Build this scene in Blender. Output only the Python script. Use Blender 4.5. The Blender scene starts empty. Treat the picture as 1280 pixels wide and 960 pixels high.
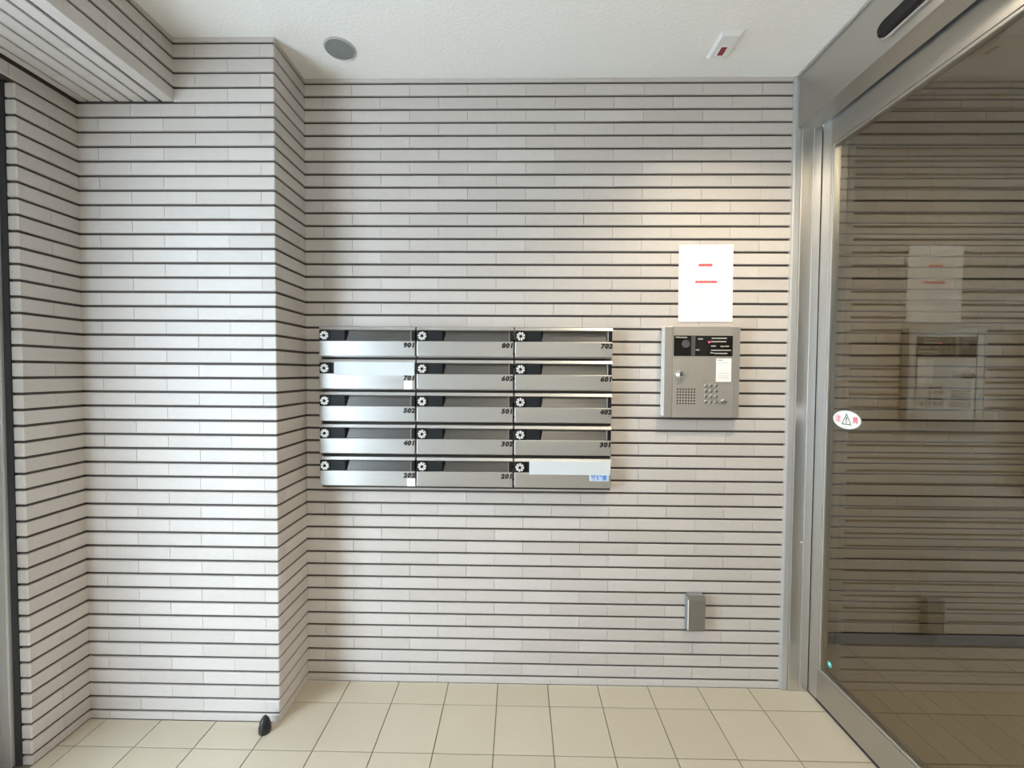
import bpy, bmesh, math, random
from mathutils import Matrix, Vector
random.seed(7)
sc = bpy.context.scene
col = sc.collection

# ------------------------------------------------------------------ camera
F_PX, PITCH, YAW, ROLL, CAM_Z = 514.735, 0.02796, -0.01531, 0.00683, 1.2575
fw = Vector((math.sin(YAW)*math.cos(PITCH), math.cos(YAW)*math.cos(PITCH), -math.sin(PITCH)))
rt = Vector((math.cos(YAW), -math.sin(YAW), 0)); up = rt.cross(fw)
r2 = rt*math.cos(ROLL) + up*math.sin(ROLL); u2 = up*math.cos(ROLL) - rt*math.sin(ROLL)
cam_d = bpy.data.cameras.new('camera'); cam = bpy.data.objects.new('camera', cam_d); col.objects.link(cam)
cam_d.sensor_fit = 'HORIZONTAL'; cam_d.sensor_width = 36; cam_d.lens = F_PX/1280*36; cam_d.clip_start = 0.02
cam.matrix_world = Matrix(((r2.x, u2.x, -fw.x, 0), (r2.y, u2.y, -fw.y, 0), (r2.z, u2.z, -fw.z, CAM_Z), (0, 0, 0, 1)))
sc.camera = cam

# ------------------------------------------------------------------ sky, daylight portal, exposure
world = bpy.data.worlds.new('overcast_sky'); sc.world = world; world.use_nodes = True
bg = world.node_tree.nodes['Background']; bg.inputs[0].default_value = (0.71, 0.86, 1.0, 1); bg.inputs[1].default_value = 7.15
pl = bpy.data.lights.new('entrance_portal', 'AREA'); pl.shape = 'RECTANGLE'; pl.size = 1.30; pl.size_y = 2.12
pl.cycles.is_portal = True
po = bpy.data.objects.new('entrance_portal', pl); col.objects.link(po)
po.matrix_world = Matrix(((0, 0, -1, -1.70), (1, 0, 0, 0.57), (0, -1, 0, 1.06), (0, 0, 0, 1)))   # -Z of the light looks to +X, into the hall
sc.view_settings.view_transform = 'Standard'; sc.view_settings.look = 'None'; sc.view_settings.gamma = 1
sc.view_settings.use_curve_mapping = False
sc.view_settings.exposure = 0.88
sc.cycles.max_bounces = 12; sc.cycles.diffuse_bounces = 7; sc.cycles.glossy_bounces = 6; sc.cycles.transparent_max_bounces = 16
sc.cycles.sample_clamp_indirect = 6.0
SPOT_W = 31.0          # warm downlight over the intercom
HALL_FILL_W = 24.0         # unseen fill lamp added behind the camera
LOBBY_W = 2.5          # dim lamp behind the glass

# ------------------------------------------------------------------ solved dimensions (metres)
D, P = 1.630, 1.428                 # tile faces of back wall and pillar front
XP, XL, XR = -0.845, -1.535, 1.0555  # pillar edge, left wall, right end of back wall
NC = 1.250                          # near corner of the left wall
ZC = 2.400                          # ceiling
Z0, ROW = 2.3807, 0.0500            # first horizontal joint, course height
GAP = 0.0086
TP, VJ = 0.22734, 0.0007            # tile length pitch, vertical joint
TX0 = -0.65945
TH = 0.0065                         # tile proud of the joint
BEAM_X, BEAM_Z = -1.195, 2.186
YF = -1.9                           # wall behind the camera
FASX, SOFX, DOORX, GLX = 1.065, 1.145, 1.156, 1.168
LOBY, LOBZ = 1.918, 2.575

# ------------------------------------------------------------------ materials
def mat(name, base=(.8, .8, .8), rough=.5, metal=0., spec=.5, emit=None, es=0.):
    m = bpy.data.materials.new(name); m.use_nodes = True
    b = m.node_tree.nodes['Principled BSDF']
    b.inputs['Base Color'].default_value = (*base, 1); b.inputs['Roughness'].default_value = rough
    b.inputs['Metallic'].default_value = metal; b.inputs['Specular IOR Level'].default_value = spec
    if emit: b.inputs['Emission Color'].default_value = (*emit, 1); b.inputs['Emission Strength'].default_value = es
    return m
def N(m, t, **kw):
    n = m.node_tree.nodes.new(t)
    for k, v in kw.items(): setattr(n, k, v)
    return n
def L(m, a, b): m.node_tree.links.new(a, b)
def P_(m): return m.node_tree.nodes['Principled BSDF']

def tile_material(name, c1, c2, rough, spec, scale, var, bump):
    """colour drifts a little from tile to tile, fine speckle, faint relief"""
    m = mat(name, c1, rough, 0, spec); b = P_(m)
    oi = N(m, 'ShaderNodeObjectInfo'); tc = N(m, 'ShaderNodeTexCoord')
    geo = N(m, 'ShaderNodeNewGeometry')
    no = N(m, 'ShaderNodeTexNoise'); no.inputs['Scale'].default_value = scale; no.inputs['Detail'].default_value = 5
    L(m, geo.outputs['Position'], no.inputs['Vector'])
    add = N(m, 'ShaderNodeMath', operation='MULTIPLY_ADD'); add.inputs[1].default_value = var
    L(m, oi.outputs['Random'], add.inputs[0])
    sp = N(m, 'ShaderNodeMath', operation='MULTIPLY'); sp.inputs[1].default_value = 1 - var
    L(m, no.outputs['Fac'], sp.inputs[0]); L(m, sp.outputs[0], add.inputs[2])
    mix = N(m, 'ShaderNodeMix', data_type='RGBA'); mix.inputs[6].default_value = (*c1, 1); mix.inputs[7].default_value = (*c2, 1)
    L(m, add.outputs[0], mix.inputs[0]); L(m, mix.outputs[2], b.inputs['Base Color'])
    bp = N(m, 'ShaderNodeBump'); bp.inputs['Strength'].default_value = bump; bp.inputs['Distance'].default_value = .001
    n2 = N(m, 'ShaderNodeTexNoise'); n2.inputs['Scale'].default_value = scale*4
    L(m, geo.outputs['Position'], n2.inputs['Vector']); L(m, n2.outputs['Fac'], bp.inputs['Height']); L(m, bp.outputs[0], b.inputs['Normal'])
    return m
M_TILE = tile_material('glazed_border_tile', (.535, .490, .455), (.645, .604, .570), .42, .35, 60, .55, .25)
M_FLOOR = tile_material('beige_floor_tile', (.490, .432, .328), (.570, .512, .405), .30, .6, 7, .40, .12)
M_GROUT = mat('dark_joint', (.085, .073, .066), .9)
M_FGROUT = mat('floor_joint', (.20, .165, .125), .9)
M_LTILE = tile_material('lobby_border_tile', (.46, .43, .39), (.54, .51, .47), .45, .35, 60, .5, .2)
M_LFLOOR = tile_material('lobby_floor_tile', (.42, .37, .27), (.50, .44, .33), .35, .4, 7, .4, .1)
M_BASE = mat('dark_skirting', (.018, .015, .012), .9, 0, .1)

M_CEIL = mat('white_textured_ceiling', (.91, .90, .87), .85)
def _c():
    m = M_CEIL; geo = N(m, 'ShaderNodeNewGeometry')
    n = N(m, 'ShaderNodeTexNoise'); n.inputs['Scale'].default_value = 95; n.inputs['Detail'].default_value = 4
    bp = N(m, 'ShaderNodeBump'); bp.inputs['Strength'].default_value = .6; bp.inputs['Distance'].default_value = .004
    L(m, geo.outputs['Position'], n.inputs['Vector']); L(m, n.outputs['Fac'], bp.inputs['Height']); L(m, bp.outputs[0], P_(m).inputs['Normal'])
_c()

def brushed(name, base, rough, axis, amt=.10):
    """brushed steel: fine streaks along one axis vary the roughness and tone"""
    m = mat(name, base, rough, 1.0); geo = N(m, 'ShaderNodeNewGeometry')
    mp = N(m, 'ShaderNodeMapping'); s = [260, 260, 260]; s[axis] = 3.0; mp.inputs['Scale'].default_value = s
    n = N(m, 'ShaderNodeTexNoise'); n.inputs['Scale'].default_value = 1.0; n.inputs['Detail'].default_value = 3
    L(m, geo.outputs['Position'], mp.inputs['Vector']); L(m, mp.outputs[0], n.inputs['Vector'])
    mr = N(m, 'ShaderNodeMapRange'); mr.inputs['To Min'].default_value = rough - amt; mr.inputs['To Max'].default_value = rough + amt
    L(m, n.outputs['Fac'], mr.inputs['Value']); L(m, mr.outputs[0], P_(m).inputs['Roughness'])
    bp = N(m, 'ShaderNodeBump'); bp.inputs['Strength'].default_value = .08; bp.inputs['Distance'].default_value = .0006
    L(m, n.outputs['Fac'], bp.inputs['Height']); L(m, bp.outputs[0], P_(m).inputs['Normal'])
    return m
M_STEELX = brushed('brushed_steel_horizontal', (.57, .56, .54), .41, 0)
M_STEELZ = brushed('brushed_steel_vertical', (.66, .65, .63), .36, 2)
M_STEELY = brushed('brushed_steel_lengthwise', (.53, .515, .485), .36, 1)
M_FLAP = brushed('shaded_steel_flap', (.145, .14, .132), .36, 0)  # stainless flap; recess shade and dark reflections put into its base colour
M_PANEL = brushed('intercom_steel', (.52, .49, .44), .42, 0); P_(M_PANEL).inputs['Metallic'].default_value = .6
M_PANEL2 = brushed('intercom_frame_steel', (.47, .445, .41), .40, 2); P_(M_PANEL2).inputs['Metallic'].default_value = .6
M_ALU = brushed('aluminium', (.53, .53, .525), .45, 2); P_(M_ALU).inputs['Metallic'].default_value = .45
M_CHROME = mat('chrome', (.86, .86, .85), .12, 1.0)
M_DIALW = mat('dial_white_metal', (.88, .88, .86), .30, .25)
M_DIALC = mat('dial_grey_centre', (.30, .30, .31), .4, .4)
M_BLACK = mat('black_plastic', (.010, .010, .011), .45, 0, .25)
M_LABEL = mat('blue_black_plastic', (.012, .014, .017), .5, 0, .25)
M_NUM = mat('black_number', (.01, .01, .01), .6)
M_RUBBER = mat('black_rubber', (.012, .013, .014), .26, 0, .45)
M_PAPER = mat('white_paper', (.90, .90, .89), .8)
M_TAPE = mat('white_tape', (.66, .70, .72), .45)
M_RED = mat('red_print', (.72, .10, .13), .7)
M_PINK = mat('faint_pink_print', (.83, .74, .73), .8)
M_GREYP = mat('faint_grey_print', (.72, .72, .74), .8)
M_DGREYP = mat('grey_print', (.45, .45, .46), .8)
M_BLUE = mat('blue_print', (.10, .25, .72), .6)
M_BLUEL = mat('pale_blue_sticker', (.62, .74, .90), .6)
M_STK = mat('white_sticker', (.93, .93, .93), .6)
M_STKRED = mat('sticker_red', (.85, .16, .22), .6)
M_STKGRN = mat('sticker_dark_green', (.07, .12, .10), .6)
M_TEAL = mat('teal_sticker', (.04, .50, .46), .5)
M_DISP = mat('display_black', (.010, .009, .008), .12)
M_DISPG = mat('display_grey', (.09, .095, .10), .3)
M_DISPT = mat('display_print', (.42, .42, .38), .5)
M_LED = mat('red_led', (.6, .02, .05), .4, 0, .5, (1, .05, .12), 2.0)
M_LENSG = mat('grey_fitting', (.24, .25, .25), .5)
M_WHITE = mat('white_plastic', (.80, .80, .79), .45)
M_WINRED = mat('red_window', (.30, .05, .07), .25)
M_LAMP = mat('lamp_lens', (1, .95, .85), .5, 0, .5, (1, .84, .60), 9.0)
M_LAMP2 = mat('lobby_lamp_lens', (1, .95, .85), .5, 0, .5, (1, .88, .70), 2.0)
M_GROUND = mat('outdoor_paving', (.78, .78, .77), .8)
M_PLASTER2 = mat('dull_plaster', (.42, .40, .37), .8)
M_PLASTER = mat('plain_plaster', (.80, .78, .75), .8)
M_GAPSHADE = mat('brown_black_gap_shade', (.035, .028, .022), .6)  # near-black colour standing in for shade between the mailboxes
M_GASKET = mat('dark_gasket', (.03, .03, .035), .6)

def glass_material():
    m = bpy.data.materials.new('bronze_glass'); m.use_nodes = True; nt = m.node_tree; nt.nodes.clear()
    out = nt.nodes.new('ShaderNodeOutputMaterial'); mx = nt.nodes.new('ShaderNodeMixShader')
    tr = nt.nodes.new('ShaderNodeBsdfTransparent'); tr.inputs[0].default_value = (.80, .76, .68, 1)
    gl = nt.nodes.new('ShaderNodeBsdfGlossy'); gl.inputs['Roughness'].default_value = 0.0; gl.inputs[0].default_value = (.95, .93, .88, 1)
    fr = nt.nodes.new('ShaderNodeFresnel'); fr.inputs[0].default_value = 2.1
    ge = nt.nodes.new('ShaderNodeNewGeometry'); inv = nt.nodes.new('ShaderNodeMath'); inv.operation = 'SUBTRACT'; inv.inputs[0].default_value = 1
    mu = nt.nodes.new('ShaderNodeMath'); mu.operation = 'MULTIPLY'      # reflect on entering the pane only, no total reflection inside
    nt.links.new(ge.outputs['Backfacing'], inv.inputs[1]); nt.links.new(fr.outputs[0], mu.inputs[0]); nt.links.new(inv.outputs[0], mu.inputs[1])
    nt.links.new(mu.outputs[0], mx.inputs[0]); nt.links.new(tr.outputs[0], mx.inputs[1]); nt.links.new(gl.outputs[0], mx.inputs[2])
    nt.links.new(mx.outputs[0], out.inputs[0]); return m
M_GLASS = glass_material()

# ------------------------------------------------------------------ builders
def link(name, me, m, parent=None, loc=(0, 0, 0), rot=(0, 0, 0)):
    o = bpy.data.objects.new(name, me); col.objects.link(o)
    if m is not None and len(me.materials) == 0: me.materials.append(m)
    o.location = loc; o.rotation_euler = rot
    if parent is not None: o.parent = parent
    return o
def tag(o, label=None, cat=None, group=None, kind=None):
    if label: o['label'] = label
    if cat: o['category'] = cat
    if group: o['group'] = group
    if kind: o['kind'] = kind
    return o
def empty(name, loc=(0, 0, 0)):
    e = bpy.data.objects.new(name, None); e.empty_display_size = .05; col.objects.link(e); e.location = loc; return e
def mesh_bm(name, bm, smooth=False):
    me = bpy.data.meshes.new(name); bmesh.ops.recalc_face_normals(bm, faces=bm.faces); bm.to_mesh(me); bm.free()
    if smooth:
        for p in me.polygons: p.use_smooth = True
    return me
def box_me(name, x0, x1, y0, y1, z0, z1, bev=0.0, seg=1):
    bm = bmesh.new(); bmesh.ops.create_cube(bm, size=1)
    for v in bm.verts:
        v.co = Vector(((x0+x1)/2 + v.co.x*(x1-x0), (y0+y1)/2 + v.co.y*(y1-y0), (z0+z1)/2 + v.co.z*(z1-z0)))
    if bev: bmesh.ops.bevel(bm, geom=list(bm.edges), offset=bev, segments=seg, affect='EDGES', profile=.5)
    return mesh_bm(name, bm)
def box(name, x0, x1, y0, y1, z0, z1, m, parent=None, bev=0.0, seg=1):
    return link(name, box_me(name, x0, x1, y0, y1, z0, z1, bev, seg), m, parent)
def prism_me(name, poly, a0, a1, axis):
    """polygon in the two other axes (cyclic order), extruded from a0 to a1 along axis"""
    bm = bmesh.new()
    def pt(a, p): return {0: (a, p[0], p[1]), 1: (p[0], a, p[1]), 2: (p[0], p[1], a)}[axis]
    A = [bm.verts.new(pt(a0, p)) for p in poly]; B = [bm.verts.new(pt(a1, p)) for p in poly]; n = len(poly)
    bm.faces.new(A); bm.faces.new(B[::-1])
    for i in range(n): bm.faces.new((A[i], B[i], B[(i+1) % n], A[(i+1) % n]))
    return mesh_bm(name, bm)
def lathe_me(name, prof, seg=32, cap=True):
    """profile of (r, h) turned about +Z"""
    bm = bmesh.new(); rings = []
    for r, h in prof: rings.append([bm.verts.new((r*math.cos(2*math.pi*k/seg), r*math.sin(2*math.pi*k/seg), h)) for k in range(seg)])
    for a, b in zip(rings, rings[1:]):
        for k in range(seg): bm.faces.new((a[k], a[(k+1) % seg], b[(k+1) % seg], b[k]))
    if cap: bm.faces.new(rings[0][::-1]); bm.faces.new(rings[-1])
    return mesh_bm(name, bm)
FACE_CAM = (math.pi/2, 0, 0)        # local +Z looks to -Y (out of the back wall)
FACE_DOWN = (math.pi, 0, 0)
def text_me(body, size, extrude=.0004, shear=0.0, bold=0.0, align='CENTER', gap=1.0):
    cu = bpy.data.curves.new('text', 'FONT'); cu.body = body; cu.size = size; cu.extrude = extrude; cu.shear = shear; cu.offset = bold
    cu.align_x = align; cu.align_y = 'CENTER'; cu.resolution_u = 3; cu.space_character = gap
    o = bpy.data.objects.new('text', cu); col.objects.link(o)
    dg = bpy.context.evaluated_depsgraph_get(); dg.update()
    me = bpy.data.meshes.new_from_object(o.evaluated_get(dg))
    bpy.data.objects.remove(o); bpy.data.curves.remove(cu); me.name = 'text'; me.materials.clear(); return me

# tiles: a shallow slab with chamfered front edges; local x along the wall, z up, front at y = 0 looking to -y
_tiles = {}
def tile_geo(w, h):
    c, e = .0016, .0005; w2, h2 = w/2, h/2
    v = [(-w2, TH+.002, -h2), (w2, TH+.002, -h2), (w2, TH+.002, h2), (-w2, TH+.002, h2),
         (-w2, c, -h2), (w2, c, -h2), (w2, c, h2), (-w2, c, h2),
         (-w2+e, 0, -h2+c), (w2-e, 0, -h2+c), (w2-e, 0, h2-c), (-w2+e, 0, h2-c)]
    f = [(8, 9, 10, 11)]
    for i in range(4):
        j = (i+1) % 4
        f.append((4+i, 4+j, 8+j, 8+i)); f.append((i, j, 4+j, 4+i))
    return v, f
def tile_me(w, h, m):
    k = (round(w, 4), round(h, 4), m.name)
    if k not in _tiles:
        me = bpy.data.meshes.new('tile'); v, f = tile_geo(w, h); me.from_pydata(v, [], f); me.materials.append(m); _tiles[k] = me
    return _tiles[k]
# wall frames: (rotation about Z) so that local -y is the outward normal
FACING = {'-y': 0.0, '+x': math.pi/2, '-x': -math.pi/2}
def tile_rot(facing): return (0, 0, FACING[facing])
def tile_place(facing, a, z, plane):
    return {'-y': (a, plane, z), '+x': (plane, a, z), '-x': (plane, a, z)}[facing]
def row_z(r): return max(Z0-ROW*(r+1)+GAP/2, 0.0), min(Z0-ROW*r-GAP/2, ZC)
def spans(lo, hi, phase, pitch=TP):
    """tile spans between lo and hi with joints at phase + k*pitch"""
    k = math.floor((lo-phase)/pitch); out = []
    while True:
        a, b = phase+k*pitch, phase+(k+1)*pitch; k += 1
        a2, b2 = max(a, lo), min(b, hi)
        if a >= hi: break
        if b2-a2 > .012: out.append((a2, b2))
        elif b2 >= hi-1e-6 and out: out[-1] = (out[-1][0], hi)      # a sliver is cut as one with its neighbour
    if out and out[0][0] > lo+1e-6: out[0] = (lo, out[0][1])
    return out
def joined_tiles(name, items, m, parent):
    """items: (facing, centre along, centre z, plane, w, h) joined into one stuff part"""
    V, Fc = [], []
    for fc, a, z, pln, w, h in items:
        v, f = tile_geo(w, h); R = Matrix.Rotation(FACING[fc], 3, 'Z'); o = Vector(tile_place(fc, a, z, pln)); n = len(V)
        V += [tuple(R @ Vector(p) + o) for p in v]; Fc += [tuple(i+n for i in q) for q in f]
    me = bpy.data.meshes.new(name); me.from_pydata(V, [], Fc)
    o = link(name, me, m, parent); o['kind'] = 'stuff'; return o
def put_tile(facing, a0, a1, z0, z1, plane, m, parent):
    w, h = a1-a0-VJ, z1-z0
    return link('tile', tile_me(w, h, m), None, parent, tile_place(facing, (a0+a1)/2, (z0+z1)/2, plane), tile_rot(facing))
_corner = {}
def corner_me(la, lb, h, m):
    """L-shaped corner tile around an outer corner at the origin: leg la along -x (face to -y), leg lb along +y (face to +x)"""
    k = (round(la, 4), round(lb, 4), round(h, 4), m.name)
    if k not in _corner:
        c, t, q = .003, TH+.002, .0016; h2 = h/2
        out = [(-la, 0), (-c, 0), (0, c), (0, lb), (-t, lb), (-t, t), (-la, t)]
        ins = [(-la, q), (-c-.0006, q), (-q, c+.0006), (-q, lb)]
        bm = bmesh.new()
        lo = [bm.verts.new((x, y, -h2+q)) for x, y in out[:4]]; hi = [bm.verts.new((x, y, h2-q)) for x, y in out[:4]]
        lo2 = [bm.verts.new((x, y, -h2)) for x, y in ins]; hi2 = [bm.verts.new((x, y, h2)) for x, y in ins]
        lb_ = [bm.verts.new((x, y, -h2)) for x, y in out[4:]]; hb_ = [bm.verts.new((x, y, h2)) for x, y in out[4:]]
        for i in range(3):
            bm.faces.new((lo[i], lo[i+1], hi[i+1], hi[i])); bm.faces.new((lo2[i], lo2[i+1], lo[i+1], lo[i])); bm.faces.new((hi[i], hi[i+1], hi2[i+1], hi2[i]))
        bm.faces.new([hi2[0], hi2[1], hi2[2], hi2[3], hb_[0], hb_[1], hb_[2]]); bm.faces.new([lo2[3], lo2[2], lo2[1], lo2[0], lb_[2], lb_[1], lb_[0]])
        bm.faces.new((lo[3], lo2[3], lb_[0], hb_[0], hi2[3], hi[3])); bm.faces.new((lo[0], hi[0], hi2[0], hb_[2], lb_[2], lo2[0]))
        me = mesh_bm('corner_tile', bm); me.materials.append(m); _corner[k] = me
    return _corner[k]

# ================================================================== SETTING
# ---- floor: slab in joint colour, every 200 mm tile its own piece
floor = box('floor', XL-.10, DOORX+.02, YF, D+.02, -.05, -.003, M_FGROUT)
tag(floor, 'beige square tiled floor of the entrance hall', 'floor', kind='structure')
FP, FX0, FY0 = .200, -.67347, 1.5198
_ft = {}
def floor_tile(x0, x1, y0, y1, m, parent):
    w, d = x1-x0-.0032, y1-y0-.0032
    k = (round(w, 4), round(d, 4), m.name)
    if k not in _ft:
        v, f = tile_geo(w, d); me = bpy.data.meshes.new('floor_tile'); me.from_pydata([(a, c, -b*.35) for a, b, c in v], [], f); me.materials.append(m); _ft[k] = me
    return link('floor_tile', _ft[k], None, parent, ((x0+x1)/2, (y0+y1)/2, 0))
fxs = spans(XL, DOORX+.015, FX0, FP); fxs[-2:] = [(fxs[-2][0], fxs[-1][1])]
for xs in fxs:
    for ys in spans(YF, D, FY0, FP):
        if ys[0] >= P-.02 and xs[1] <= XP: continue
        y1 = min(ys[1], P) if xs[1] <= XP+.03 else ys[1]
        if y1-ys[0] > .02: floor_tile(xs[0], xs[1], ys[0], y1, M_FLOOR, floor)
ground = box('ground', -14, XL-.10, -12, 12, -.08, -.004, M_GROUND)
tag(ground, 'pale grey paving outside the open entrance', 'ground', kind='structure')

# ---- back wall
wall_back = box('wall_back', XP-.02, XR+.02, D+TH, D+.15, 0, ZC, M_GROUT)
tag(wall_back, 'back wall of greige border tiles with dark horizontal joints', 'wall', kind='structure')
cand, rest = [], []
for r in range(-1, 48):
    z0, z1 = row_z(r)
    for a0, a1 in spans(XP-.004, XR, TX0 + (TP/2 if r % 2 else 0)):
        full = (a1-a0) > .2 and (z1-z0) > .03
        zc, xc = (z0+z1)/2, (a0+a1)/2
        hidden = (.83 < z0 and z1 < 1.41 and -.765 < a0 and a1 < .36) or (.60 < a0 and a1 < .86 and 1.09 < z0 and z1 < 1.76)
        (cand if full and not hidden else rest).append((xc*xc+(zc-CAM_Z)**2, a0, a1, z0, z1))
cand.sort()
for _, a0, a1, z0, z1 in cand[:300]: put_tile('-y', a0, a1, z0, z1, D, M_TILE, wall_back)
joined_tiles('edge_tiles', [('-y', (a0+a1)/2, (z0+z1)/2, D, a1-a0-VJ, z1-z0) for _, a0, a1, z0, z1 in cand[300:]+rest], M_TILE, wall_back)

# ---- pillar: front faces the camera, right side turns back to the wall, corner tiles wrap the edge
pillar = box('pillar', XL+.001, XP-TH, P+TH, D+.15, 0, ZC, M_GROUT)
tag(pillar, 'tiled pillar projecting from the back wall, bright front and shaded right side', 'pillar', kind='structure')
for r in range(-1, 48):
    z0, z1 = row_z(r); h = z1-z0; ev = r % 2 == 0
    la, lb = (.048, .1617) if ev else (.1617, .048)
    link('corner_tile', corner_me(la-VJ/2, lb-VJ/2, h, M_TILE), None, pillar, (XP, P, (z0+z1)/2))
    x_lo = (BEAM_X if r < 4 else XL)-.004
    for a0, a1 in spans(x_lo, XP-la, XP-la): put_tile('-y', a0, a1, z0, z1, P, M_TILE, pillar)
    put_tile('+x', P+lb, D+.004, z0, z1, XP, M_TILE, pillar)

# ---- left wall stub with the entrance opening towards the camera
wall_left = box('wall_left', XL-.165, XL-TH, NC+TH, D+.15, 0, ZC, M_GROUT)
tag(wall_left, 'narrow tiled left wall beside the entrance opening', 'wall', kind='structure')
Z_OPEN = Z0-5*ROW                     # head of the opening, one course under the beam
for r in range(5, 48):
    z0, z1 = row_z(r); la, lb = .030, (.182 if r % 2 else .092)
    me = corner_me(la, lb-VJ/2, z1-z0, M_TILE)
    link('corner_tile', me, None, wall_left, (XL, NC, (z0+z1)/2))
    if r % 2 == 0: put_tile('+x', NC+lb, P+.004, z0, z1, XL, M_TILE, wall_left)
lintel = box('lintel', XL-.165, XL-TH, YF, NC+TH, Z_OPEN+.004, ZC, M_GROUT)
tag(lintel, 'single tile course over the entrance opening under the beam', 'lintel', kind='structure')
z0, z1 = row_z(4)
for a0, a1 in spans(YF, P+.004, .10): put_tile('+x', a0, a1, z0, z1, XL, M_TILE, lintel)
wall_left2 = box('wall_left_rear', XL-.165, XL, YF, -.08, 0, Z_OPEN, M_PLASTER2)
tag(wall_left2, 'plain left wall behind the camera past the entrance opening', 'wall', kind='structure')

# ---- ceiling beam along the left side
beam = box('beam', XL+.001, BEAM_X-TH, YF, P+.02, BEAM_Z+TH, ZC, M_GROUT)
tag(beam, 'tiled ceiling beam running along the left side over the entrance', 'beam', kind='structure')
for r in range(-1, 3):
    z0, z1 = row_z(r)
    for a0, a1 in spans(YF, P+.004, .06 + (TP/2 if r % 2 else 0)): put_tile('+x', a0, a1, z0, z1, BEAM_X, M_TILE, beam)
# lowest course wraps round the arris onto the soffit
z0, z1 = BEAM_Z, row_z(3)[1]
_lm = {}
for a0, a1 in spans(YF, P+.004, .06 + TP/2):
    w = round(a1-a0-VJ, 4)
    if w not in _lm:
        wx, hz, t, c = .042, z1-z0, TH+.002, .002
        poly = [(0, c), (0, hz), (-t, hz), (-t, t), (-wx, t), (-wx, 0), (-c, 0)]
        _lm[w] = prism_me('arris_tile', poly, -w/2, w/2, 1); _lm[w].materials.append(M_TILE)
    link('arris_tile', _lm[w], None, beam, (BEAM_X, (a0+a1)/2, BEAM_Z))
sof_e = [-1.5345, -1.500, -1.449, -1.398, -1.3455, -1.295, -1.2455]
for i in range(len(sof_e)-1):
    x0, x1 = sof_e[i]+GAP/2, sof_e[i+1]-GAP/2+.0005
    for a0, a1 in spans(YF, P+.004, .06 + (TP/2 if i % 2 else 0)):
        link('soffit_tile', tile_me(a1-a0-VJ, round(x1-x0, 3), M_TILE), None, beam, ((x0+x1)/2, (a0+a1)/2, BEAM_Z), (math.pi/2, 0, math.pi/2))

# ---- ceiling, walls behind the camera
ceiling = box('ceiling', XL-.2, FASX+.01, YF-.1, D+.15, ZC, ZC+.12, M_CEIL)
tag(ceiling, 'white ceiling with a fine rough texture', 'ceiling', kind='structure')
wall_front = box('wall_front', XL-.2, 3.2, YF-.12, YF, 0, 2.72, M_PLASTER)
tag(wall_front, 'plain wall behind the camera', 'wall', kind='structure')
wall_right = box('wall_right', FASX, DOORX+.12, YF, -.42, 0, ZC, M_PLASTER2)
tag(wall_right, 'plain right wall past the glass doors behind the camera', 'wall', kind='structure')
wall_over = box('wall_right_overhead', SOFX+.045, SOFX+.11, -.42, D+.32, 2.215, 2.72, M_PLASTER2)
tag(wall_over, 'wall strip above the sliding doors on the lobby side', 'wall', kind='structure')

# ---- lobby seen through the glass
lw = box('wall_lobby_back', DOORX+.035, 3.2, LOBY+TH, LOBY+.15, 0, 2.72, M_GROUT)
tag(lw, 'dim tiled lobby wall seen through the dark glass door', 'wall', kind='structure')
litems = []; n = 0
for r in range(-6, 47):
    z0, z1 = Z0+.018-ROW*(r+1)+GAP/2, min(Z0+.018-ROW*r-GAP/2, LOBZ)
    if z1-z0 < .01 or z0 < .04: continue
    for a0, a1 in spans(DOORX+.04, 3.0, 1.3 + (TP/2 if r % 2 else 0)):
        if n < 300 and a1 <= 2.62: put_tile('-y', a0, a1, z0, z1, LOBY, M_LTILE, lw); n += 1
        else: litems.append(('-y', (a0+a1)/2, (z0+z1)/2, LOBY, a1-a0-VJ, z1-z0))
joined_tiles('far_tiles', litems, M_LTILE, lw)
tag(box('baseboard_lobby', DOORX+.04, 3.1, LOBY-.006, LOBY+TH, 0, .046, M_BASE), 'dark skirting along the foot of the lobby wall', 'baseboard', kind='structure')
lf = box('floor_lobby', DOORX+.021, 3.2, YF, LOBY+.02, -.05, -.003, M_FGROUT)
tag(lf, 'tiled lobby floor behind the glass door', 'floor', kind='structure')
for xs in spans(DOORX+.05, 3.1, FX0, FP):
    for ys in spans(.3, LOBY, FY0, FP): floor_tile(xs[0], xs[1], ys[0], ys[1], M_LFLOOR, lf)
tag(box('floor_lobby_rear', DOORX+.05, 3.1, YF, .30, -.003, 0, M_LFLOOR), 'rear stretch of the lobby floor outside the view', 'floor', kind='structure')
tag(box('ceiling_lobby', SOFX+.02, 3.2, YF, LOBY+.15, LOBZ, LOBZ+.12, M_CEIL), 'pale lobby ceiling behind the glass door', 'ceiling', kind='structure')
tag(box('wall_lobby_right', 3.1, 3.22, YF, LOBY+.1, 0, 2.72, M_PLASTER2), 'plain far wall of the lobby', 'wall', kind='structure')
tag(box('wall_lobby_left', DOORX+.035, DOORX+.045, D-.005, LOBY+.02, 0, 2.72, M_PLASTER), 'short lobby wall return behind the door post', 'wall', kind='structure')

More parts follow.
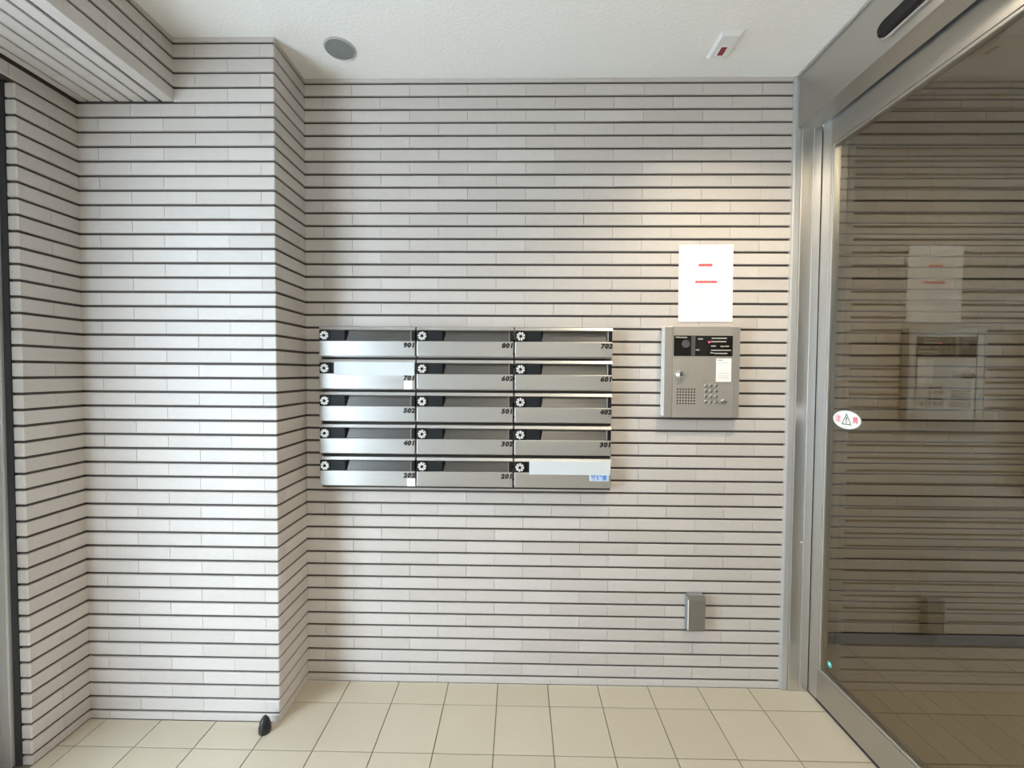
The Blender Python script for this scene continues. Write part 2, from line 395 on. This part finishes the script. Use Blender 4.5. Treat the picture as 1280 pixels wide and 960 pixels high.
# ---- stainless frame of the sliding doors
frame = empty('door_frame', (1.09, 1.60, 0))
tag(frame, 'brushed stainless frame with post and header round the sliding glass doors', 'door frame', kind='structure')
fo = Vector((1.09, 1.60, 0))
def fpart(name, x0, x1, y0, y1, z0, z1, m, bev=.002):
    return link(name, box_me(name, x0-fo.x, x1-fo.x, y0-fo.y, y1-fo.y, z0, z1, bev, 2), m, frame)
fpart('post', 1.079, 1.1535, 1.618, D+.05, .0, 2.203, M_STEELZ, .003)
fpart('post_cover_strip', 1.124, 1.1540, 1.6155, 1.625, .0, 2.203, M_STEELZ, .0012)
fpart('wall_trim', 1.0500, 1.0800, 1.620, D+.02, 0, ZC, M_ALU, .006)
fpart('header_fascia', FASX, FASX+.012, -.42, D+.01, 2.2025, ZC-.006, M_STEELY, .0015)
fpart('header_soffit', FASX+.0005, SOFX, -.42, D+.01, 2.200, 2.206, M_STEELY, .001)
fpart('header_core', FASX+.012, SOFX-.004, -.42, D+.05, 2.206, ZC, M_GASKET, 0)
fpart('ceiling_trim', FASX-.008, FASX+.004, -.42, D-.012, ZC-.007, ZC-.0005, M_ALU, .001)
fpart('rear_post', FASX+.002, 1.127, -.42, -.36, 0, 2.20, M_STEELZ, .004)
fpart('rear_jamb', 1.155, 1.20, D+.003, D+.05, 0, 2.215, M_GASKET, 0)
sx = link('screw', lathe_me('screw', [(.004, 0), (.004, .0012), (.002, .002)], 12), M_CHROME, frame, (1.1165-fo.x, 1.618-fo.y, .598), FACE_CAM)

# ---- sliding leaves
def leaf(name, ya, yb, label):
    """leaf between ya (near) and yb (far)"""
    e = empty(name, (DOORX, (ya+yb)/2, 0)); tag(e, label, 'door', kind='structure')
    X0, X1, st = DOORX, DOORX+.032, .046; yc = (ya+yb)/2
    def p(n, x0, x1, y0, y1, z0, z1, m, bev=.0015): return link(n, box_me(n, x0-DOORX, x1-DOORX, y0-yc, y1-yc, z0, z1, bev, 2), m, e)
    p('stile', X0, X1, yb-st, yb, .008, 2.235, M_STEELZ); p('stile', X0, X1, ya, ya+st, .008, 2.235, M_STEELZ)
    p('bottom_rail', X0, X1, ya+st, yb-st, .012, .122, M_STEELY); p('top_rail', X0, X1, ya+st, yb-st, 2.112, 2.235, M_STEELY)
    g0, g1, h0, h1, b = ya+st, yb-st, .122, 2.112, .011
    for nm, y0, y1, z0, z1, m in (('glazing_bead', g1-b, g1, h0, h1, M_STEELZ), ('glazing_bead', g0, g0+b, h0, h1, M_STEELZ),
                                  ('glazing_bead', g0+b, g1-b, h0, h0+b, M_STEELY), ('glazing_bead', g0+b, g1-b, h1-b, h1, M_STEELY)):
        p(nm, X0+.002, X1-.002, y0, y1, z0, z1, m, .003)
    p('glass_pane', GLX, GLX+.008, g0+b-.003, g1-b+.003, h0+b-.003, h1-b+.003, M_GLASS, 0)
    p('floor_seal', X0+.001, X1-.006, ya, yb, .0005, .013, M_GASKET, 0)
    return e
leaf('door_1', .60, 1.6165, 'dark glass sliding door leaf with brushed steel rails beside the intercom wall')
leaf('door_2', -.36, .585, 'second glass sliding door leaf nearer the camera')

# ---- entrance frame at the left edge
ef = empty('entrance_frame', (-1.62, 1.2, 0)); tag(ef, 'grey aluminium entrance frame at the far left beside the tiled wall', 'door frame', kind='structure')
def ep(n, x0, x1, y0, y1, z0, z1, m, bev=.002): return link(n, box_me(n, x0+1.62, x1+1.62, y0-1.2, y1-1.2, z0, z1, bev, 2), m, ef)
ep('post', -1.675, -1.5850, 1.236, NC+.012, 0, Z_OPEN, M_ALU, .004)
ep('gasket', -1.588, -1.5655, 1.246, NC+.012, 0, Z_OPEN, M_GASKET, 0)
ep('daylight_blocker', -1.645, -1.615, .82, 1.236, 0, Z_OPEN-.06, M_ALU, .002)  # unseen panel added to keep daylight off the pillar's left part
ep('head_rail', -1.675, -1.5855, -.05, 1.236, Z_OPEN-.06, Z_OPEN, M_ALU, .003)
ep('post', -1.675, -1.5855, -.11, -.05, 0, Z_OPEN, M_ALU, .004)

# ================================================================== THINGS
# ---- mailboxes
MW, MH, MPX, MPZ, MX0, MZ0 = .3722, .1165, .3783, .1260, -.770, 1.4296
numbers = [['901', '801', '702'], ['701', '602', '601'], ['502', '501', '402'], ['401', '302', '301'], ['202', '201', None]]
colname = ['left', 'middle', 'right']; rowname = ['top', 'second', 'third', 'fourth', 'bottom']
ms = {}
def share(key, fn):
    if key not in ms: ms[key] = fn()
    return ms[key]
def lip_me():
    H = MH
    return prism_me('top_lip', [(-.028, H), (-.0455, H), (-.0505, H-.0105), (-.0485, H-.0125), (-.028, H-.0125)], -MW/2, MW/2, 0)
def panel_me():
    return box_me('front_panel', -MW/2, MW/2, -.050, -.026, .004, .0625, .0022, 2)
def dial_teeth():
    """white ring cut into eight teeth by narrow slits"""
    bm = bmesh.new(); ri, ro, t = .0062, .0166, .004
    for k in range(8):
        a0, a1 = 2*math.pi*(k+.14)/8, 2*math.pi*(k+.86)/8; A = [a0+(a1-a0)*i/4 for i in range(5)]
        ring = [(ro*math.cos(a), ro*math.sin(a)) for a in A] + [(ri*math.cos(a), ri*math.sin(a)) for a in A[::-1]]
        lo = [bm.verts.new((x, y, 0)) for x, y in ring]
        hi = [bm.verts.new((x*.94, y*.94, t)) for x, y in ring]
        bm.faces.new(lo[::-1]); bm.faces.new(hi)
        for i in range(10): bm.faces.new((lo[i], lo[(i+1) % 10], hi[(i+1) % 10], hi[i]))
    return mesh_bm('dial_ring', bm)
for ri in range(5):
    for ci in range(3):
        num = numbers[ri][ci]; taped = (ri, ci) in ((1, 0), (4, 2))
        xc = MX0 + MPX*ci + MW/2; zb = MZ0 - MPZ*ri - MH
        e = empty('mailbox', (xc, D, zb)); W2 = MW/2
        if num: lab = f'stainless mailbox numbered {num}' + (' with white tape over its slot' if taped else f', {rowname[ri]} row of the {colname[ci]} column')
        else: lab = 'unnumbered stainless mailbox with pale taped slot and blue sticker, bottom right'
        tag(e, lab, 'mailbox', 'stainless wall mailboxes')
        link('body', share('body', lambda: box_me('body', -W2, W2, -.0285, 0, 0, MH, .001)), M_STEELX, e)
        link('gap_shade', share('gap_shade', lambda: box_me('gap_shade', -W2-.0030, W2+.0030, -.022, 0, -.0094, -.0002)), M_GAPSHADE, e)  # dark strip added so the gap under each box reads as shaded
        link('top_lip', share('lip', lip_me), M_STEELX, e)
        link('front_panel', share('panel', panel_me), M_STEELX, e)
        link('slot_flap', share('flap', lambda: prism_me('slot_flap', [(-.030, .1045), (-.0285, .1045), (-.0285, .0615), (-.043, .0615), (-.042, .0635)], -W2+.002, W2-.002, 0)), M_FLAP, e)
        h = link('lock_housing', share('housing', lambda: box_me('lock_housing', -W2+.0005, -W2+.0445, -.0495, -.028, .0625, .1030, .002, 2)), M_BLACK, e)
        d = link('dial', share('dialbase', lambda: lathe_me('dial', [(.0172, 0), (.0172, .002), (.0150, .0022)], 32)), M_BLACK, h, (-W2+.0215, -.0495, .0825), FACE_CAM)
        dr = link('dial_ring', share('teeth', dial_teeth), M_DIALW, h, (-W2+.0215, -.0514, .0825), (math.pi/2, random.uniform(-.35, .35), 0))
        link('dial_centre', share('dialc', lambda: lathe_me('dial_centre', [(.0066, 0), (.0066, .0035), (.004, .0046)], 20)), M_DIALC if (ri+ci) % 3 else M_BLACK, h, (-W2+.0215, -.0512, .0825), FACE_CAM)
        if taped:
            link('name_holder', share('nh2', lambda: box_me('name_holder', -W2+.0445, -W2+.058, -.046, -.028, .0635, .1020, .002)), M_LABEL, e)
            link('slot_tape', share('tape', lambda: box_me('slot_tape', -W2+.058, W2-.002, -.0512, -.0500, .0555, .1075, .0004)), M_TAPE, e)
        else:
            link('name_holder', share('nh', lambda: prism_me('name_holder', [(-W2+.0445, -.0485), (-W2+.098, -.0485), (-W2+.108, -.034), (-W2+.108, -.028), (-W2+.0445, -.028)], .0635, .1020, 2)), M_LABEL, e)
            link('end_stop', share('end', lambda: box_me('end_stop', W2-.015, W2-.001, -.0475, -.028, .0632, .1025, .001)), M_BLACK, e)
            link('end_plate', share('endp', lambda: box_me('end_plate', W2-.0175, W2-.0150, -.047, -.028, .0632, .1025, .0005)), M_STEELX, e)
        if num:
            t = text_me(num, .0235, .0006, .16, .0015, 'RIGHT', 1.16)
            o = link('unit_number', t, M_NUM, e, (W2-.0015, -.0507, MH-.0705), FACE_CAM); o.scale = (1.12, 1.0, 1)
        else:
            pass

def flat_sticker(name, x, y, z, w, h, m, label, cat):
    return tag(link(name, box_me(name, -w/2, w/2, -.0006, 0, -h/2, h/2), m, None, (x, y, z)), label, cat)
s1 = flat_sticker('paper_sticker', -.4245, D-.0505, 1.2065, .032, .032, M_STK, 'small white square sticker on the taped mailbox in the second row', 'sticker')
s2 = flat_sticker('paper_sticker', -.4125, D-.0505, .8290, .032, .031, M_STK, 'small white square sticker on the bottom left mailbox', 'sticker')
for s in (s1, s2):
    for k in range(3): link('printed_line', box_me('printed_line', -.009+.002*k, .009-.003*k, -.0009, -.0006, .006-.006*k, .0072-.006*k), M_GREYP, s)
s3 = flat_sticker('name_sticker', .3130, D-.0505, .8535, .074, .024, M_BLUEL, 'pale blue lettered sticker on the bottom right mailbox', 'sticker')
link('lettering', text_me('管理室', .021, .0002, 0, .0006), M_BLUE, s3, (0, -.0009, -.0005), FACE_CAM)

# ---- intercom panel
IY = .035
ic = empty('intercom_panel', (.706, D, 1.0885)); tag(ic, 'stainless intercom panel with black display, keypad and speaker grille below the notice', 'intercom')
iw, ih = .2885, .3515
def ip(name, x0, x1, z0, z1, y0, y1, m, bev=.0015, par=ic): return link(name, box_me(name, x0, x1, y0, y1, z0, z1, bev, 2), m, par)
ip('back_box', -iw/2+.004, iw/2-.004, .004, ih-.004, -.028, 0, M_PANEL2)
ip('side_frame', -iw/2, -iw/2+.032, 0, ih, -IY, -.006, M_PANEL2, .003); ip('side_frame', iw/2-.032, iw/2, 0, ih, -IY, -.006, M_PANEL2, .003)
ip('face_plate', -iw/2+.0325, iw/2-.0325, .0, ih, -IY+.0008, -.010, M_PANEL, .0012)
ip('edge_highlight', -iw/2-.003, -iw/2, .006, ih-.002, -IY-.001, -.004, M_DIALW, .0008)  # pale strip painted in for the bright highlight down the left edge
def IX(x): return x-.706
def IZ(z): return z-1.0885
disp = ip('display_window', IX(.5965), IX(.8210), IZ(1.3255), IZ(1.4038), -IY-.001, -.020, M_DISP, .001)
ip('divider', IX(.6625), IX(.6778), IZ(1.3265), IZ(1.4028), -IY-.0014, -IY-.001, M_DISPG, 0, disp)
link('camera_lens', lathe_me('camera_lens', [(.015, 0), (.015, .0015), (.011, .002), (.010, .0005)], 24), M_DISPG, disp, (IX(.6415), -IY-.001, IZ(1.372)), FACE_CAM)
link('status_light', lathe_me('status_light', [(.0035, 0), (.0035, .001), (.002, .0016)], 16), M_LED, disp, (IX(.7300), -IY-.001, IZ(1.3790)), FACE_CAM)
for x0, x1, z in ((.602, .618, 1.397), (.619, .646, 1.3965), (.688, .706, 1.391), (.680, .694, 1.349), (.740, .797, 1.394), (.736, .795, 1.381),
                  (.738, .756, 1.364), (.774, .788, 1.363), (.790, .806, 1.3635), (.738, .814, 1.348), (.736, .748, 1.338), (.750, .800, 1.336)):
    ip('display_lettering', IX(x0), IX(x1), IZ(z-.0022), IZ(z+.0022), -IY-.0014, -IY-.001, M_DISPT, 0, disp)
lk = link('key_lock', lathe_me('key_lock', [(.0165, 0), (.0165, .003), (.0145, .005), (.0125, .0055), (.0125, .014), (.0105, .016), (.0100, .0150)], 32), M_CHROME, ic, (IX(.6235), -IY+.0008, IZ(1.2555)), FACE_CAM)
link('key_slot', box_me('key_slot', -.001, .001, -.006, .006, .0148, .0156), M_BLACK, lk)
bm = bmesh.new()
for i in range(7):
    for j in range(6):
        bmesh.ops.create_circle(bm, cap_ends=True, segments=10, radius=.0031, matrix=Matrix.Translation((i*.0108, -j*.0110, .0)))
link('speaker_grille', mesh_bm('speaker_grille', bm), M_BLACK, ic, (IX(.6138), -IY+.0004, IZ(1.1975)), FACE_CAM)
bt = lathe_me('keypad_button', [(.0066, 0), (.0066, .0022), (.0052, .0034)], 18)
M_BTN = mat('grey_button', (.34, .335, .32), .35, .8)
for i in range(3):
    for j in range(4):
        link('keypad_button', bt, M_BTN, ic, (IX(.7215)+i*.0198, -IY+.0008, IZ(1.2125)-j*.0212), FACE_CAM)
o = link('call_button', lathe_me('call_button', [(.0085, 0), (.0085, .003), (.0065, .0045)], 24), M_BTN, ic, (IX(.7906), -IY+.0008, IZ(1.1500)), FACE_CAM); o.scale = (1.5, 1, 1)
pn = flat_sticker('paper_note', .7875, D-IY-.0012, 1.2718, .058, .090, M_PAPER, 'small white paper note taped on the intercom panel', 'paper')
for x0, x1, z, m in ((-.023, -.004, .038, M_DGREYP), (-.022, .020, .028, M_GREYP), (-.020, .022, -.012, M_GREYP), (-.022, .018, -.022, M_GREYP), (-.022, .021, -.030, M_GREYP)):
    link('printed_line', box_me('printed_line', x0, x1, -.0009, -.0006, z-.0016, z+.0016), m, pn)

# ---- A4 notice
def sheet_me(w, h, nx=6, nz=10):
    bm = bmesh.new(); G = []
    for sgn in (0, .0007):
        g = [[bm.verts.new((-w/2+w*i/nx, -.0008-sgn-.0045*max(0, (j/nz-.86)/.14)**2*(.4+.6*i/nx)-.0012*max(0, .12-j/nz)/.12, h*j/nz)) for j in range(nz+1)] for i in range(nx+1)]
        G.append(g)
        for i in range(nx):
            for j in range(nz): bm.faces.new((g[i][j], g[i+1][j], g[i+1][j+1], g[i][j+1]))
    a, b = G
    for i in range(nx):
        bm.faces.new((a[i][0], b[i][0], b[i+1][0], a[i+1][0])); bm.faces.new((a[i][nz], a[i+1][nz], b[i+1][nz], b[i][nz]))
    for j in range(nz):
        bm.faces.new((a[0][j], a[0][j+1], b[0][j+1], b[0][j])); bm.faces.new((a[nx][j], b[nx][j], b[nx][j+1], a[nx][j+1]))
    return mesh_bm('paper_notice', bm)
pt = link('paper_notice', sheet_me(.210, .2985), M_PAPER, None, (.7292, D, 1.4605), (0, math.radians(-.4), 0))
tag(pt, 'white sheet of paper with two red lines taped to the wall above the intercom', 'notice')
def pline(x0, x1, z, h, m, step=None):
    if step:
        x = x0
        while x < x1-.002:
            link('printed_mark', box_me('printed_mark', x, min(x+step*.93, x1), -.00185, -.0014, z-h/2, z+h/2), m, pt); x += step
    else: link('printed_line', box_me('printed_line', x0, x1, -.0018, -.0014, z-h/2, z+h/2), m, pt)
PXM = 1/318.0
pline(-.028, .025, .2205, .0105, M_RED, .0108); pline(-.040, .041, .1555, .0095, M_RED, .0102); pline(.041, .048, .1555, .008, M_DGREYP)
for x0, x1, z, m in ((-.080, -.040, .203, M_GREYP), (-.080, -.012, .190, M_PINK), (-.062, -.014, .131, M_PINK), (-.008, .036, .131, M_GREYP), (-.075, .035, .118, M_GREYP),
                     (-.072, .048, .082, M_GREYP), (-.084, .020, .070, M_GREYP), (-.075, .040, .245, M_GREYP)):
    pline(x0, x1, z, .0028, m)

# ---- grey outlet cover low on the wall
gb = empty('outlet_cover', (.7065, D, .2450)); tag(gb, 'small grey metal cover box low on the back wall near the door post', 'outlet cover')
link('cover', prism_me('cover', [(0, 0), (-.029, .002), (-.031, .006), (-.031, .125), (-.025, .138), (0, .138)], -.0325, .0325, 0), mat('grey_cover_paint', (.20, .185, .16), .5, .2), gb)
link('side_plate', box_me('side_plate', -.0345, -.0325, -.028, 0, .002, .134, .0004), M_LENSG, gb)
link('edge_rim', box_me('edge_rim', -.0350, -.0320, -.0325, -.027, .006, .126, .0008), M_DIALW, gb)
link('hinge', box_me('hinge', -.030, .030, -.024, 0, .138, .1410, .001), M_LENSG, gb)

# ---- things on the ceiling
cf = empty('ceiling_fitting', (-.640, 1.482, ZC)); tag(cf, 'round grey ceiling fitting with thin pale rim left of the alarm plate', 'ceiling fitting')
link('rim', lathe_me('rim', [(.0535, 0), (.0535, .003), (.0490, .005), (.0475, .003), (.0475, 0)], 48, False), M_ALU, cf, (0, 0, 0), FACE_DOWN)
link('grey_disc', lathe_me('grey_disc', [(.0475, 0), (.0475, .0035), (.020, .0048)], 48), M_LENSG, cf, (0, 0, 0), FACE_DOWN)
al = empty('alarm_plate', (.7045, 1.4695, ZC)); tag(al, 'white rectangular ceiling plate with a small red window', 'alarm indicator')
def al_me():
    bm = bmesh.new(); a, b, c, d, h = .0350, .0585, .029, .050, .013
    lo = [bm.verts.new((x, y, 0)) for x, y in ((-a, -b), (a, -b), (a, b), (-a, b))]
    md = [bm.verts.new((x, y, -.004)) for x, y in ((-a, -b), (a, -b), (a, b), (-a, b))]
    hi = [bm.verts.new((x, y, -h)) for x, y in ((-c, -d), (c, -d), (c, d), (-c, d))]
    for A, B in ((lo, md), (md, hi)):
        for i in range(4): bm.faces.new((A[i], A[(i+1) % 4], B[(i+1) % 4], B[i]))
    bm.faces.new(hi); bm.faces.new(lo[::-1]); return mesh_bm('plate', bm)
link('plate', al_me(), M_WHITE, al)
link('red_window', box_me('red_window', -.0105, .0105, -.004, .034, -.0150, -.012, .001), M_WINRED, al)
link('window_rim', box_me('window_rim', -.0135, .0135, -.007, .037, -.0142, -.012, .0006), M_PAPER, al)
LAMP = (.80, 1.03)
dl = empty('downlight', (*LAMP, ZC)); tag(dl, 'lit warm downlight in the ceiling near the intercom', 'downlight')
link('rim', lathe_me('rim', [(.058, 0), (.058, .003), (.048, .004), (.046, 0)], 40, False), M_WHITE, dl, (0, 0, 0), FACE_DOWN)
link('lens', lathe_me('lens', [(.046, 0), (.046, .0015)], 40), M_LAMP, dl, (0, 0, 0), FACE_DOWN)
sl = bpy.data.lights.new('downlight_bulb', 'SPOT'); sl.energy = SPOT_W; sl.color = (1, .86, .65); sl.spot_size = math.radians(140); sl.spot_blend = .9; sl.shadow_soft_size = .04
so = bpy.data.objects.new('downlight_bulb', sl); col.objects.link(so); so.parent = dl; so.location = (0, 0, -.03)
d2 = empty('downlight', (.35, -.80, ZC)); tag(d2, 'added fill downlight in the hall ceiling behind the camera', 'downlight')  # unseen lamp added to raise the fill on walls and ceiling
link('rim', lathe_me('rim', [(.058, 0), (.058, .003), (.048, .004), (.046, 0)], 40, False), M_WHITE, d2, (0, 0, 0), FACE_DOWN)
link('lens', lathe_me('lens', [(.046, 0), (.046, .0015)], 40), M_LAMP, d2, (0, 0, 0), FACE_DOWN)
s2l = bpy.data.lights.new('hall_fill_bulb', 'SPOT'); s2l.energy = HALL_FILL_W; s2l.color = (1, .90, .76); s2l.spot_size = math.radians(165); s2l.spot_blend = .6; s2l.shadow_soft_size = .05
s2o = bpy.data.objects.new('hall_fill_bulb', s2l); col.objects.link(s2o); s2o.parent = d2; s2o.location = (0, 0, -.03)
ll = empty('lobby_lamp', (2.05, .55, LOBZ)); tag(ll, 'round lobby ceiling lamp behind the glass door', 'lamp')
link('rim', lathe_me('rim', [(.12, 0), (.12, .02), (.105, .025), (.10, 0)], 40, False), M_WHITE, ll, (0, 0, 0), FACE_DOWN)
link('lens', lathe_me('lens', [(.10, 0), (.10, .015)], 40), M_LAMP2, ll, (0, 0, 0), FACE_DOWN)
lp = bpy.data.lights.new('lobby_bulb', 'POINT'); lp.energy = LOBBY_W; lp.color = (1, .94, .82); lp.shadow_soft_size = .09
lo_ = bpy.data.objects.new('lobby_bulb', lp); col.objects.link(lo_); lo_.parent = ll; lo_.location = (0, 0, -.13)

# ---- door sensor on the header
sn = empty('door_sensor', (FASX, 1.022, 2.263)); tag(sn, 'long black motion sensor on the steel header above the glass door', 'sensor')
def pill(name, hl, hh, d0, d1, m, bev=.004):
    bm = bmesh.new(); pts = []
    for k in range(9): a = math.pi/2 - math.pi*k/8; pts.append((hl-hh+hh*math.cos(a), hh*math.sin(a)))
    for k in range(9): a = -math.pi/2 - math.pi*k/8; pts.append((-hl+hh+hh*math.cos(a), hh*math.sin(a)))
    A = [bm.verts.new((d0, y, z)) for y, z in pts]; B = [bm.verts.new((d1+bev, y, z)) for y, z in pts]; C = [bm.verts.new((d1, y*(1-bev/hl), z*(1-bev/hh))) for y, z in pts]
    n = len(pts); bm.faces.new(A); bm.faces.new(C[::-1])
    for U, V in ((A, B), (B, C)):
        for i in range(n): bm.faces.new((U[i], V[i], V[(i+1) % n], U[(i+1) % n]))
    return link(name, mesh_bm(name, bm), m, sn)
pill('base_plate', .243, .027, 0, -.006, M_ALU, .002); pill('cover', .238, .0235, -.006, -.020, M_BLACK, .006)

# ---- warning sticker on the glass
GROT = Matrix(((0, 0, -1), (-1, 0, 0), (0, 1, 0))).to_euler()   # local x -> -Y, y -> +Z, z -> -X
ws = empty('warning_sticker', (GLX, 1.4780, 1.0975)); ws.rotation_euler = GROT
tag(ws, 'white oval sticker with warning triangle and red letters on the glass', 'sticker')
o = link('oval', lathe_me('oval', [(1, 0), (1, .0006)], 48), M_STK, ws); o.scale = (.0640, .0335, 1)
o = link('oval_rim', lathe_me('oval_rim', [(1.0, .0006), (1.0, .0009), (.965, .0009), (.965, .0006)], 48, False), M_STKGRN, ws); o.scale = (.0640, .0335, 1)
def tri_ring(ro, t, z0, z1):
    bm = bmesh.new(); A = [(0, ro), (-ro*.95, -ro*.75), (ro*.95, -ro*.75)]; c = (0, -ro*.167)
    I = [(c[0]+(x-c[0])*t, c[1]+(y-c[1])*t) for x, y in A]
    lay = [[bm.verts.new((x, y, z)) for x, y in S] for S, z in ((A, z0), (A, z1), (I, z1), (I, z0))]
    for q in range(3):
        for i in range(3): bm.faces.new((lay[q][i], lay[q][(i+1) % 3], lay[q+1][(i+1) % 3], lay[q+1][i]))
    return mesh_bm('warning_triangle', bm)
link('warning_triangle', tri_ring(.0235, .78, .0006, .001), M_STKGRN, ws)
link('exclamation_mark', text_me('!', .030, .0002, 0, .0008), M_STKGRN, ws, (0, -.0015, .0009))
link('red_letter', text_me('注', .026, .0002, 0, .0005), M_STKRED, ws, (-.0385, 0, .0009)); link('red_letter', text_me('意', .026, .0002, 0, .0005), M_STKRED, ws, (.0385, 0, .0009))
for x0, x1, y in ((-.026, .024, .0265), (-.014, .006, -.0270)): link('printed_line', box_me('printed_line', x0, x1, y-.0008, y+.0008, .0006, .0009), M_GREYP, ws)
ts = empty('round_sticker', (GLX, 1.5235, .178)); ts.rotation_euler = GROT; tag(ts, 'tiny teal round sticker in the lower corner of the glass', 'sticker')
link('disc', lathe_me('disc', [(.011, 0), (.011, .0006)], 24), M_TEAL, ts); link('pale_centre', lathe_me('pale_centre', [(.0045, .0006), (.0045, .0008)], 16), M_STK, ts, (.001, .002, 0))

# ---- door stop on the floor
ds = empty('door_stop', (-.8745, 1.388, 0)); ds.scale = (.9, .9, .9); tag(ds, 'small black rubber door stop on the floor by the pillar corner', 'door stop')
link('rubber_body', lathe_me('rubber_body', [(.0205, 0), (.0225, .004), (.0222, .020), (.0200, .030), (.0175, .042), (.0130, .052), (.0075, .058)], 32), M_RUBBER, ds)
link('screw_cap', lathe_me('screw_cap', [(.0085, .0565), (.0080, .0605), (.0040, .0635)], 20), M_RUBBER, ds)
for o in ds.children:
    for p in o.data.polygons: p.use_smooth = True
